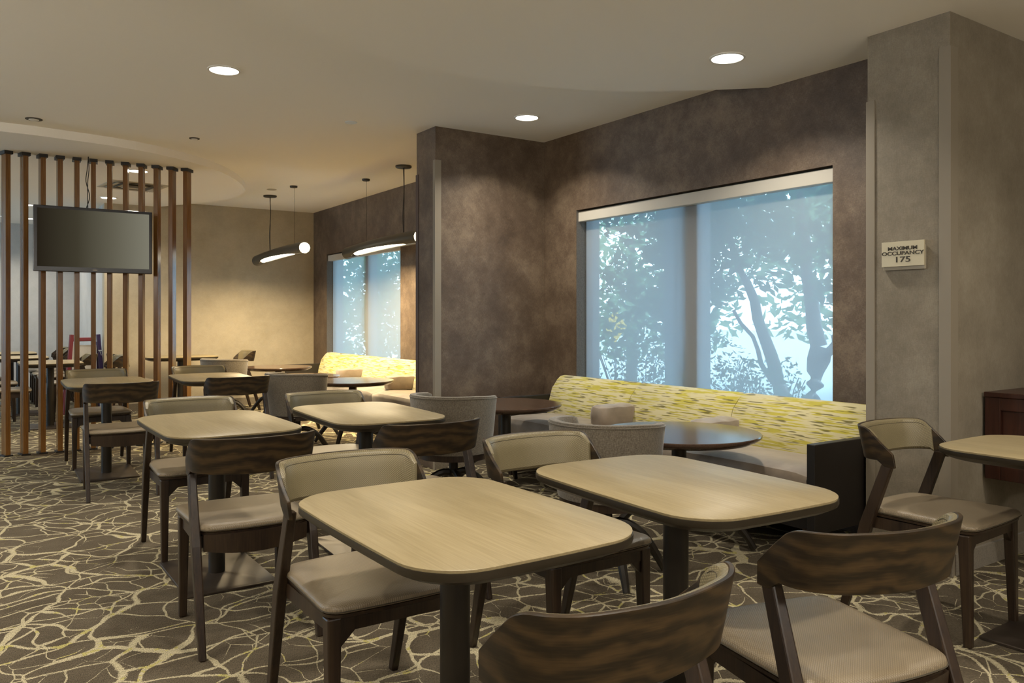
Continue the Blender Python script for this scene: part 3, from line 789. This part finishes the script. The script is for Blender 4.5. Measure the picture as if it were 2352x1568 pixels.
# ================================================================== HIGHCHAIR behind slats
hc = thing('high_chair', 'crimson and purple child seat behind the slats', 'high chair', (1.22, 11.93, 0), R(10))
bm = new(); box(bm, -.16, .12, -.03, .0, .95, 1.0); obj('crossbar', bm, 'red', hc, bev=.008)
for s, m_ in ((-1, 'red'), (1, 'purple')):
    bm = new(); bar(bm, (s*.24, -.02, 0), (s*.16, -.02, 1.04), .045, .05, .04, .05, up=(1,0,0)); obj('side_panel', bm, m_, hc)
    bm = new(); bar(bm, (s*.22, .18, 0), (s*.16, .0, .94), .035, .03, .035, .03, up=(1,0,0)); obj('leg', bm, m_, hc)
bm = new(); box(bm, -.17, .17, -.02, .2, .52, .56); obj('seat', bm, 'red', hc)
bm = new(); box(bm, -.15, .15, .0, .02, .56, .9); obj('backrest', bm, 'bluegrey', hc)
bm = new(); bar(bm, (.17, -.05, .82), (.19, -.05, .76), .02, .004, up=(0,1,0)); box(bm, .155, .20, -.052, -.048, .82, .832); obj('label_patch', bm, 'white', hc)

# ================================================================== OUTSIDE
bm = new(); box(bm, 4.6, 70, -30, 70, -.25, -.15); struct('ground', bm, 'ground', 'pale sunlit pavement outside the windows')
gv = thing('grass_verge', 'strip of grass along the building outside', 'lawn')
bm = new(); box(bm, 4.7, 6.8, -5, 30, -.15, -.12); obj('turf', bm, 'grass', gv)
def leaves(bm, c, rad, n, size, flat=1.0, hole=.0):
    for _ in range(n):
        for _t in range(20):
            p = Vector((random.uniform(-1,1), random.uniform(-1,1), random.uniform(-1,1)))
            if p.length > 1: continue
            q = Vector(c)+Vector((p.x*rad[0], p.y*rad[1], p.z*rad[2]))
            if noise.noise(q*1.7) > -.05+hole or random.random() < .18: break
        a = Vector((random.gauss(0,1), random.gauss(0,1), random.gauss(0,.7))).normalized()
        b = a.cross(Vector((random.gauss(0,1), random.gauss(0,1), random.gauss(0,1)))).normalized()
        s = size*random.uniform(.6, 1.3)
        vs = [bm.verts.new(q+a*s), bm.verts.new(q+b*s*.42), bm.verts.new(q-a*s), bm.verts.new(q-b*s*.42)]
        bm.faces.new(vs)
def branch(bm, p, q, r0, r1, wob=.05):
    p, q = Vector(p), Vector(q); pts = []
    for i in range(9):
        f = i/8; pts.append(p.lerp(q, f)+Vector((noise.noise(p+Vector((f*3,0,0)))*wob*3*math.sin(PI*f), noise.noise(q+Vector((0,f*3,0)))*wob*3*math.sin(PI*f), 0)))
    tube(bm, pts, [r0+(r1-r0)*i/8 for i in range(9)], 8)
def tree(x, y, stems, crown, n, label, leafm='leaf', size=.075):
    t = thing('tree', label, 'tree', (x, y, -.15), 0, 'trees outside the near window')
    bm = new()
    for (a, b, r0, r1) in stems: branch(bm, a, b, r0, r1)
    obj('trunk', bm, 'bark', t, True)
    bm = new()
    for c, rad, k in crown: leaves(bm, c, rad, int(n*k), size)
    o = obj('foliage', bm, leafm, t); o['kind'] = 'stuff'
tree(7.5, 5.40, [((0,0,0), (-.15,.35,1.0), .10, .07), ((-.15,.35,1.0), (-.35,.85,2.6), .07, .03), ((0,0,0), (.15,-.05,1.1), .11, .09), ((.15,-.05,1.1), (.05,.12,2.8), .09, .04), ((.1,-.03,.7), (.30,-.35,1.7), .06, .035), ((.3,-.35,1.7), (.2,-.7,2.9), .035, .015), ((-.05,.1,.3), (-.3,.75,1.5), .035, .02)],
     [((-.1,.2,2.9), (1.5,1.9,.9), 1), ((-.1,1.0,2.1), (1.0,.8,.5), .16), ((0,-.7,2.0), (.9,.6,.55), .16)], 3600, 'multi-stemmed tree outside at right of the near window')
tree(6.9, 6.5, [((0,0,0), (.05,.1,1.9), .08, .05), ((.05,.1,1.9), (-.2,-.3,3.0), .05, .02), ((.05,.1,1.9), (.3,.5,3.0), .04, .02)],
     [((0,0,2.8), (1.2,1.2,.95), 1), ((.1,.5,1.9), (.8,.9,.55), .4), ((0,.6,1.3), (.8,.8,.45), .2)], 2600, 'dense tree outside behind the left pane of the near window')
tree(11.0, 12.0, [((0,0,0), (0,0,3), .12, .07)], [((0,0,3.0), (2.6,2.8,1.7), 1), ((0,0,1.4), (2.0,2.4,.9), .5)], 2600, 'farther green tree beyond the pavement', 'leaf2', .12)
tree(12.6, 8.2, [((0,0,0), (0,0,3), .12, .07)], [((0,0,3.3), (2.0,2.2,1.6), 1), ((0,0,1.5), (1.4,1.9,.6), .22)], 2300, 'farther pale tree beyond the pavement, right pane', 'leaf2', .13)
tree(7.6, 16.5, [((0,0,0), (0,0,2.4), .1, .06)], [((0,0,3.0), (1.6,2.0,1.2), 1), ((0,0,1.5), (1.0,2.6,1.3), 1.6)], 3200, 'tree outside the far window', 'leaf', .09)
def shrub(x, y, rad, n, label):
    t = thing('shrub', label, 'shrub', (x, y, -.15), 0, 'shrubs under the near window')
    bm = new()
    for k in range(14):
        a = random.uniform(0, 2*PI); branch(bm, (0,0,0), (math.cos(a)*rad[0]*.8, math.sin(a)*rad[1]*.8, rad[2]*1.7), .008, .003, .03)
    obj('stems', bm, 'bark', t)
    bm = new(); leaves(bm, (0,0,rad[2]*1.15), rad, n, .03); o = obj('foliage', bm, 'leaf', t); o['kind'] = 'stuff'
shrub(5.6, 6.0, (.45,.6,.62), 1700, 'shrub outside lower left of the near window')
shrub(5.7, 5.1, (.4,.5,.60), 1200, 'shrub outside below the window mullion')
shrub(5.8, 4.55, (.35,.4,.52), 800, 'smaller shrub outside right of the mullion')
bm = new(); box(bm, 5.55, 5.72, 5.42, 5.59, -.15, 4); tag(obj('porch_post', bm, 'post', bev=.01), 'square blue-grey post outside left pane of near window', 'post')
ys = thing('yellow_sign', 'small yellow warning sign among the leaves outside', 'sign', (8.9, 10.1, -.15), R(-50))
bm = new(); tube(bm, [(0,0,0), (0,0,1.45)], .02, 8); obj('pole', bm, 'frame', ys)
bm = new(); loft(bm, [[Vector((0, y, 1.55)), Vector((.2, y, 1.28)), Vector((0, y, .98)), Vector((-.2, y, 1.28))] for y in (-.03, -.025)]); obj('plate', bm, 'ysign', ys)
